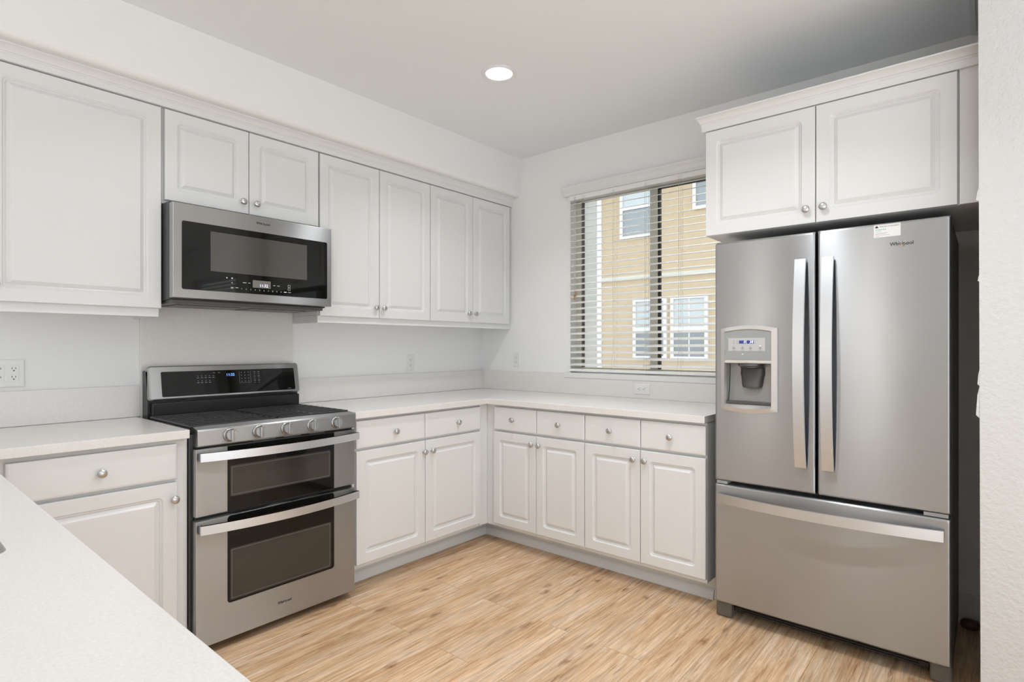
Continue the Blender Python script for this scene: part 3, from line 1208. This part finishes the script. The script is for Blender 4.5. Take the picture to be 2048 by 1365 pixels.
def bowed(mb, fr, u0, u1, v0, v1, w0, w1, bow, vert=False, n=24, th_=0.012):
    """flat bar bowed outward along its length"""
    rings = []
    for k in range(n + 1):
        s = k / n
        w = w0 + bow * (1 - (2 * s - 1) ** 2)
        if vert:
            vv = v0 + (v1 - v0) * s
            ring = [(u0, vv, w), (u1, vv, w), (u1, vv, w + th_), (u0, vv, w + th_)]
        else:
            uu = u0 + (u1 - u0) * s
            ring = [(uu, v1, w), (uu, v0, w), (uu, v0, w + th_), (uu, v1, w + th_)]
        rings.append([fr(*p) for p in ring])
    mb.loops(rings)


OF = LEFT(0.622)


def oven_door(name, z0, z1, gz0, win, hz0, hz1, rr):
    mb = MB()
    mb.rect_rings(OF, -2.357, -1.625, z0, z1, [(0, 0, .002), (0, .035, .002), (.0015, .0375, .002), (.004, .038, .002)])
    d = mb.build(name, STEEL2, rg)
    mb = MB()
    prof = [(0, .0378, rr), (0, .0388, rr), (.0012, .0392, rr)]
    mb.rect_rings(OF, -2.235, -1.740, gz0, z1 - 0.0015, prof, 6)
    g = mb.build('door_glass', BLKGLASS, d)
    mb = MB()
    mb.rect_rings(OF, win[0], win[1], win[2], win[3], [(0, .0386, .006), (0, .0402, .006), (.0015, .0404, .005), (.003, .0396, .004)], 5)
    mb.build('oven_window', WINGLASS, d)
    mb = MB()
    a = [OF(u, v, .0399) for u, v in rrect(win[0] + .006, win[1] - .006, win[2] + .006, win[3] - .006, .004, 5)]
    b = [OF(u, v, .0401) for u, v in rrect(win[0] + .006, win[1] - .006, win[2] + .006, win[3] - .006, .004, 5)]
    c = [OF(u, v, .0401) for u, v in rrect(win[0] + .0085, win[1] - .0085, win[2] + .0085, win[3] - .0085, .003, 5)]
    e = [OF(u, v, .0399) for u, v in rrect(win[0] + .0085, win[1] - .0085, win[2] + .0085, win[3] - .0085, .003, 5)]
    mb.loops([a, b, c, e], False, False)
    mb.build('window_trim', DKTRIM, d)
    mb = MB()
    bowed(mb, OF, -2.350, -1.620, hz0, hz1, 0.058, 0.070, 0.045)
    mb.build('handle', HANDLE, d, 20)
    for u in (-2.350, -1.634):
        mb = MB()
        mb.fbox(OF, u, u + 0.014, hz0 + 0.002, hz1 - 0.002, 0.0375, 0.060, 0.001)
        mb.build('handle_mount', DKPLAST, d)
    return d


oven_door('upper_oven_door', 0.562, 0.833, 0.5635, (-2.225, -1.760, 0.622, 0.750), 0.786, 0.820, 0.002)
dl = oven_door('lower_oven_door', 0.037, 0.545, 0.183, (-2.225, -1.757, 0.193, 0.407), 0.497, 0.533, 0.014)
mb = MB()
mb.box(0.600, 0.632, -2.350, -1.63, 0.546, 0.561)
mb.box(0.600, 0.640, -2.350, -1.63, 0.8335, 0.8415)
mb.build('door_gap_trim', GASKET, rg)
mb = MB()
for y0_, y1_ in ((-2.12, -2.02), (-1.98, -1.90), (-1.86, -1.78)):
    mb.box(0.6395, 0.6420, y0_, y1_, 0.836, 0.839)
mb.build('vent_slot', GREYINK, rg)
badge(OF, -1.988, 0.108, 0.0382, 0.066, INK, NICKEL, rg)

# grates
for lab, ga, gb in (('left black cast-iron grate on the range cooktop, toward the near counter', -2.360, -1.998), ('right black cast-iron grate on the range cooktop, toward the window', -1.990, -1.628)):
    mb = MB()
    zt, zb = 0.925, 0.916
    xa, xb = 0.150, 0.606
    mb.box(xa, xb, ga, ga + 0.010, zb - 0.002, zt, 0.002)
    mb.box(xa, xb, gb - 0.010, gb, zb - 0.002, zt, 0.002)
    nb = 9
    for i in range(nb):
        x = xa + 0.006 + (xb - xa - 0.012) * i / (nb - 1)
        mb.box(x - 0.0080, x + 0.0080, ga + 0.004, gb - 0.004, zt - 0.011, zt, 0.0035)
    mid = (ga + gb) / 2
    mb.box(xa, xb, mid - 0.005, mid + 0.005, zb - 0.001, zt - 0.002, 0.001)
    for x in (xa + 0.006, xb - 0.016):
        for y in (ga, gb - 0.010):
            mb.box(x, x + 0.010, y, y + 0.010, 0.8972, zb)
    tag(mb.build('burner_grate', IRON), lab, 'grate', 'cast-iron burner grates')

# ------------------------------------------------------------------ microwave
mw = thing('microwave', 'stainless over-the-range microwave with black glass door', 'microwave', (0.2, -1.972, 1.43))
mb = MB()
mb.box(0.0215, 0.360, -2.3525, -1.6045, 1.446, 1.871, 0.003)
mb.build('microwave_body', DARKSIDE, mw)
MF = LEFT(0.364)
mb = MB()
mb.rect_rings(MF, -2.352, -1.592, 1.4525, 1.8625, [(0, 0, .002), (0, .033, .002), (.0015, .0355, .002), (.004, .036, .002)])
md = mb.build('microwave_door', STEEL2, mw)
mb = MB()
mb.rect_rings(MF, -2.316, -1.618, 1.491, 1.787, [(0, .0358, .008), (0, .0370, .008), (.0012, .0374, .008)], 5)
mb.build('door_glass', BLKGLASS, md)
mb = MB()
mb.rect_rings(MF, -2.199, -1.733, 1.580, 1.757, [(0, .0373, .002), (0, .0378, .002), (.001, .0378, .002)])
mb.build('door_window', MWGLASS, md)
mb = MB()
mb.fbox(MF, -2.010, -1.923, 1.521, 1.556, .0373, .0378)
mb.build('display', LCD, md)
text('clock_digits', '11:32', MF, -1.957, 1.532, .0379, 0.019, WHITEDIG, md, 0.0001)
for i, ch in enumerate('1234567890'):
    text('keypad_digit', ch, MF, -2.062 + i * 0.0213, 1.5105 - i * 0.0002, .0375, 0.0085, WHITEDIG if False else PAPER, md, 0.0001)
mb = MB()
for u, v, lu, lv in ((-2.128, 1.556, .005, .005), (-2.105, 1.556, .006, .006), (-2.105, 1.535, .005, .003), (-2.105, 1.514, .012, .002), (-2.083, 1.514, .012, .002), (-2.105, 1.510, .011, .0012),
                     (-2.048, 1.540, .017, .0022), (-2.026, 1.540, .009, .0022), (-1.905, 1.538, .009, .0022), (-1.884, 1.538, .012, .002), (-1.849, 1.510, .014, .004), (-1.827, 1.510, .015, .002),
                     (-1.829, 1.546, .011, .001), (-1.829, 1.535, .011, .001), (-1.829, 1.530, .011, .001), (-1.829, 1.520, .011, .001), (-1.8345, 1.5405, .001, .011), (-1.8235, 1.5405, .001, .011), (-1.8345, 1.525, .001, .011), (-1.8235, 1.525, .001, .011)):
    tick(mb, MF, u, v, .0374, lu, lv)
mb.build('button_lettering', PAPER, md)
mb = MB()
mb.box(0.060, 0.372, -2.345, -1.625, 1.430, 1.4475, 0.004)
for y0_ in (-2.30, -1.96):
    mb.box(0.10, 0.30, y0_, y0_ + 0.28, 1.427, 1.4305, 0.001)
mb.build('vent_hood', DKPLAST, mw)
badge(MF, -1.959, 1.829, 0.0362, 0.068, INK, NICKEL, mw)

# ------------------------------------------------------------------ refrigerator
FX0, FX1, FC0, FC1 = 2.095, 2.950, 2.5105, 2.5165
fg = thing('refrigerator', 'stainless french door refrigerator with bottom freezer drawer', 'refrigerator', (2.52, -0.35, 0))
mb = MB()
mb.box(FX0 + 0.002, FX1 - 0.001, -0.612, -0.045, 0.045, 1.705, 0.004)
mb.build('fridge_body', DARKSIDE, fg)
RF = BACK(-0.622)
T = 0.058
RP = [(.003, 0, .004), (0, .004, .004), (0, T - .010, .004), (.002, T - .004, .006), (.005, T - .001, .008), (.010, T, .008)]


def gask(mb, u0, u1, v0, v1):
    mb.box(u0 + 0.006, u1 - 0.006, -0.624, -0.610, v0 + 0.006, v1 - 0.006)


# left door with a real opening for the dispenser
HU0, HU1, HV0, HV1 = 2.146, 2.336, 0.985, 1.300
mb = MB()
rings = []
for ins, w, r in RP:
    rings.append([RF(u, v, w) for u, v in rrect(FX0 + ins, FC0 - ins, 0.6345 + ins, 1.7145 - ins, r, 4)])
rings.append([RF(u, v, T) for u, v in rrect(HU0, HU1, HV0, HV1, .004, 4)])
rings.append([RF(u, v, 0.0) for u, v in rrect(HU0, HU1, HV0, HV1, .004, 4)])
mb.loops(rings, True, True)
ld = mb.build('left_door', STEEL, fg)
mb = MB()
mb.rect_rings(RF, FC1, FX1, 0.6345, 1.7165, RP)
rd = mb.build('right_door', STEEL, fg)
mb = MB()
mb.rect_rings(RF, FX0, FX1, 0.080, 0.6175, RP)
fd = mb.build('freezer_drawer', STEEL, fg)
mb = MB()
gask(mb, FX0, FC0, 0.6345, 1.7145)
gask(mb, FC1, FX1, 0.6345, 1.7165)
gask(mb, FX0, FX1, 0.080, 0.6175)
mb.box(FC0 - 0.004, FC1 + 0.004, -0.628, -0.612, 0.60, 1.70)
mb.build('door_gasket', GASKET, fg)

for d, u0, u1 in ((ld, 2.437, 2.478), (rd, 2.538, 2.579)):
    mb = MB()
    bowed(mb, RF, u0, u1, 0.742, 1.604, T + 0.012, 0, 0.038, True, 30, 0.013)
    mb.build('handle', HANDLE, d, 20)
    for v in (0.744, 1.572):
        mb = MB()
        mb.fbox(RF, u0 + 0.004, u1 - 0.004, v, v + 0.030, T - 0.002, T + 0.016, 0.002)
        mb.build('handle_mount', DKPLAST, d)
mb = MB()
bowed(mb, RF, 2.112, 2.929, 0.538, 0.578, T + 0.012, 0, 0.045, False, 30, 0.013)
mb.build('handle', HANDLE, fd, 20)
for u in (2.114, 2.895):
    mb = MB()
    mb.fbox(RF, u, u + 0.032, 0.542, 0.574, T - 0.002, T + 0.016, 0.002)
    mb.build('handle_mount', DKPLAST, fd)

# dispenser
mb = MB()
DU0, DU1, DV0, DV1 = 2.125, 2.366, 0.962, 1.322
arc = 0.014


def disp_ring(u0, u1, v0, v1, w, bulge, n=10):
    pts = []
    for k in range(n + 1):
        s = k / n
        pts.append((u0 + (u1 - u0) * s, v0 - bulge * (1 - (2 * s - 1) ** 2), w))
    for k in range(n + 1):
        s = k / n
        pts.append((u1 - (u1 - u0) * s, v1 + bulge * (1 - (2 * s - 1) ** 2), w))
    return [RF(*p) for p in pts]


mb.loops([disp_ring(DU0, DU1, DV0, DV1, T - 0.001, arc), disp_ring(DU0 + .002, DU1 - .001, DV0 + .001, DV1 - .001, T + 0.010, arc), disp_ring(DU0 + .018, DU1 - 0.024, DV0 + .016, DV1 - .014, T + 0.014, arc * 0.8),
          disp_ring(DU0 + .019, DU1 - .026, DV0 + .018, DV1 - .016, T + 0.010, arc * 0.7), disp_ring(HU0 + .001, HU1 - .001, HV0 + .001, HV1 - 0.001, T - 0.002, 0.004)], False, False)
dp = mb.build('dispenser', SILVER, fg, 25)
mb = MB()
rp = disp_ring(DU0 + .019, DU1 - .026, 1.182, DV1 - .017, T + 0.0045, 0.0)
n_ = 10
top = [RF(DU1 - .026 - (DU1 - DU0 - .045) * k / n_, DV1 - .017 + arc * 0.7 * (1 - (2 * k / n_ - 1) ** 2), T + .0105) for k in range(n_ + 1)]
bot = [RF(DU0 + .019 + (DU1 - DU0 - .045) * k / n_, 1.182, T + .0105) for k in range(n_ + 1)]
back = [(p[0], p[1] + 0.010, p[2]) for p in bot + top]
mb.loops([back, bot + top])
mb.build('control_panel', GREYP, dp)
mb = MB()
PW = T + .0106
mb.fbox(RF, 2.160, 2.317, 1.222, 1.280, PW, PW + .0008)
mb.build('display_panel', LGREYP, dp)
for u0, u1 in ((2.207, 2.236), (2.240, 2.270)):
    mb = MB()
    mb.fbox(RF, u0, u1, 1.255, 1.269, PW + .0008, PW + .0012)
    mb.build('digit_window', BLUEBACK, dp)
text('display_digits', '0', RF, 2.2305, 1.262, PW + .0014, 0.016, WHITEDIG, dp, 0.0001, shear=0.15)
text('display_digits', '38', RF, 2.2590, 1.262, PW + .0014, 0.016, WHITEDIG, dp, 0.0001, shear=0.15)
mb = MB()
for u in (2.184, 2.222, 2.256, 2.296):
    for v, wv in ((1.232, PW + .0008), (1.195, PW)):
        mb.loops([[RF(u + 0.006 * math.cos(a), v + 0.006 * math.sin(a) + 0.003, wv + q) for a in [2 * PI * k / 16 for k in range(16)]] for q in (0.0, 0.0003)])
        tick(mb, RF, u, v - 0.007, wv, 0.016, 0.0022)
        tick(mb, RF, u, v + 0.0125, wv, 0.004, 0.002)
for v in (1.2665, 1.2565):
    tick(mb, RF, 2.184, v, PW + .0008, 0.006, 0.005)
    tick(mb, RF, 2.199, v, PW + .0008, 0.006, 0.004)
    tick(mb, RF, 2.277, v, PW + .0008, 0.006, 0.0015)
mb.build('button_lettering', GREYINK, dp)
for u, v, wv in ((2.222, 1.209, PW), (2.296, 1.2455, PW + .0008)):
    mb = MB()
    mb.fbox(RF, u - .0025, u + .0025, v - .0012, v + .0012, wv, wv + .0006)
    mb.build('indicator_light', WHITEDIG, dp)
# bar between panel and recess, recess interior, paddle, tray
mb = MB()
mb.fbox(RF, HU0 - 0.003, HU1 + 0.006, 1.168, 1.182, T - 0.03, T + 0.011, 0.002)
mb.build('cross_bar', SILVER, dp)
mb = MB()
prof = [(0.0, 1.168), (0.004, 1.12), (0.010, 1.05), (0.024, 1.000), (0.044, 0.9865)]
rings = []
for wq, v in prof:
    rings.append([RF(HU0 + 0.0015, v, 0.003 + wq), RF(HU1 - 0.0015, v, 0.003 + wq)])
mb.loops(rings, False, False, closed=False)
mb.build('recess_liner', LINER, dp)
mb = MB()
mb.lathe([(.052, 0), (.052, -.012), (.044, -.015), (.044, -.02)], RF((HU0 + HU1) / 2 + .004, 1.168, 0.03), (0, 0, 1), 28)
mb.build('nozzle', DKPLAST, dp)
mb = MB()
cu = (HU0 + HU1) / 2 + 0.006
rings = []
for v, hw, dw in ((1.150, .050, .030), (1.120, .052, .036), (1.105, .048, .040), (1.075, .045, .046), (1.064, .042, .044)):
    ring = []
    for k in range(9):
        a = PI * k / 8
        ring.append(RF(cu + hw * math.cos(a), v - 0.006 * math.sin(a), 0.012 + (dw - .012) * math.sin(a)))
    rings.append(ring)
mb.loops(rings)
mb.build('dispenser_paddle', DKPLAST, dp)
mb = MB()
mb.prism([(HU0 + .002, .986), (HU1 - .002, .986), (HU1 - .002, 0.998), (HU0 + 0.002, 0.998)], lambda p, q, a: RF(p, q, a), 0.030, T + 0.002, 0.002)
mb.build('drip_tray', DKPLAST, dp)

badge(RF, 2.802, 1.631, T + 0.0004, 0.076, INK, GOLD, fg)
# hinge covers, feet, grille
mb = MB()
mb.box(2.102, 2.150, -0.676, -0.612, 0.619, 0.6335, 0.002)
mb.build('hinge_cover', GREYP, fg)
mb = MB()
mb.box(2.868, 2.942, -0.676, -0.612, 0.619, 0.6335, 0.002)
mb.build('hinge_cover', GREYP, fg)
for u0, u1 in ((2.082, 2.158), (2.880, 2.952)):
    mb = MB()
    mb.box(u0 + 0.004, u1, -0.644, -0.560, 0.0, 0.072, 0.010, 3)
    mb.build('foot', FEETM, fg)
mb = MB()
mb.box(2.158, 2.880, -0.612, -0.595, 0.030, 0.078)
for k in range(5):
    mb.box(2.19, 2.85, -0.617, -0.610, 0.034 + k * 0.009, 0.038 + k * 0.009)
mb.build('base_grille', BLACK, fg)
for u in (2.11, 2.86):
    mb = MB()
    mb.box(u, u + 0.07, -0.605, -0.540, 1.7055, 1.722, 0.004)
    mb.build('top_hinge_cover', DKPLAST, fg)

# parking sticker
SF = BACK(-0.6802)
st = thing('parking_sticker', 'white parking attendant sticker at the top of the right fridge door', 'sticker', (2.755, -0.6802, 1.685))
mb = MB()
rot = R(0.0)
mb.fbox(SF, 2.713, 2.799, 1.6625, 1.7105, 0, 0.0004)
mb.build('sticker_sheet', PAPER, st)
text('sticker_heading', 'PARKING ATTENDANT', SF, 2.7625, 1.7025, 0.00045, 0.0072, INK, st, 0.00005, sx=0.86)
mb = MB()
mb.prism([(2.7175, 1.6985), (2.7275, 1.6985), (2.7275, 1.7025), (2.7262, 1.7030), (2.7248, 1.7062), (2.7202, 1.7062), (2.7188, 1.7030), (2.7175, 1.7025)], lambda p, q, a: SF(p, q, a), 0.0004, 0.0005)
mb.build('car_icon', INK, st)
mb = MB()
for k, l in enumerate((.004, .004, .005, .003, .004, .004)):
    tick(mb, SF, 2.721 + k * 0.0058, 1.6915, 0.0004, l, 0.0045)
mb.build('sticker_number', TEAL, st)
mb = MB()
for v, l in ((1.6845, .018), (1.6785, .040), (1.6745, .034), (1.6700, .046), (1.6660, .012)):
    tick(mb, SF, 2.718 + l / 2, v, 0.0004, l, 0.0011)
mb.build('sticker_small_print', GREYINK, st)

# dark round object on the floor behind the fridge side
mb = MB()
prof = [(0.0, 0.0)] + [(0.030 * math.sin(PI * k / 12) ** 0.8, 0.044 * (1 - math.cos(PI * k / 12)) / 2) for k in range(1, 12)] + [(0.0, 0.044)]
mb.lathe(prof, (2.990, -0.060, 0.0), (0, 0, 1), 24)
for v in mb.bm.verts:
    v.co.x = 2.990 + (v.co.x - 2.990) * 1.2
tag(mb.build('doorstop', BROWN, None, 60), 'dark brown rounded doorstop on the floor against the wall beside the refrigerator', 'doorstop')

# ------------------------------------------------------------------ ceiling: downlight and vent
lt = thing('ceiling_downlight', 'lit round recessed ceiling downlight with white trim ring', 'light', (1.145, -1.097, H))
mb = MB()
n = 40
prof = [(0.090, H - 0.0005), (0.090, H - 0.004), (0.084, H - 0.007), (0.069, H - 0.004), (0.067, H - 0.0012)]
mb.loops([[(1.145 + r * math.cos(2 * PI * k / n), -1.097 + r * math.sin(2 * PI * k / n), z) for k in range(n)] for r, z in prof], False, False)
mb.build('trim_ring', TRIM, lt)
mb = MB()
mb.lathe([(0.0675, 0), (0.0675, 0.0012), (0, 0.0014)], (1.145, -1.097, H - 0.0020), (0, 0, 1), 40)
mb.build('diffuser', LAMPM, lt)

vt = thing('air_vent', 'white ceiling air vent behind the top of the wing wall', 'vent', (3.10, -0.20, H))
mb = MB()
for a in ((2.990, 3.205, -0.046, -0.026), (2.990, 3.205, -0.396, -0.376), (2.990, 3.010, -0.376, -0.046), (3.185, 3.205, -0.376, -0.046)):
    mb.box(a[0], a[1], a[2], a[3], H - 0.014, H, 0.002)
mb.build('vent_frame', TRIM, vt)
mb = MB()
for k in range(9):
    y = -0.36 + k * 0.037
    mb.prism([(y, H - 0.003), (y + 0.002, H - 0.003), (y + 0.020, H - 0.012), (y + 0.018, H - 0.012)], lambda p, q, a: (a, p, q), 3.010, 3.185)
mb.build('louvre', TRIM, vt)
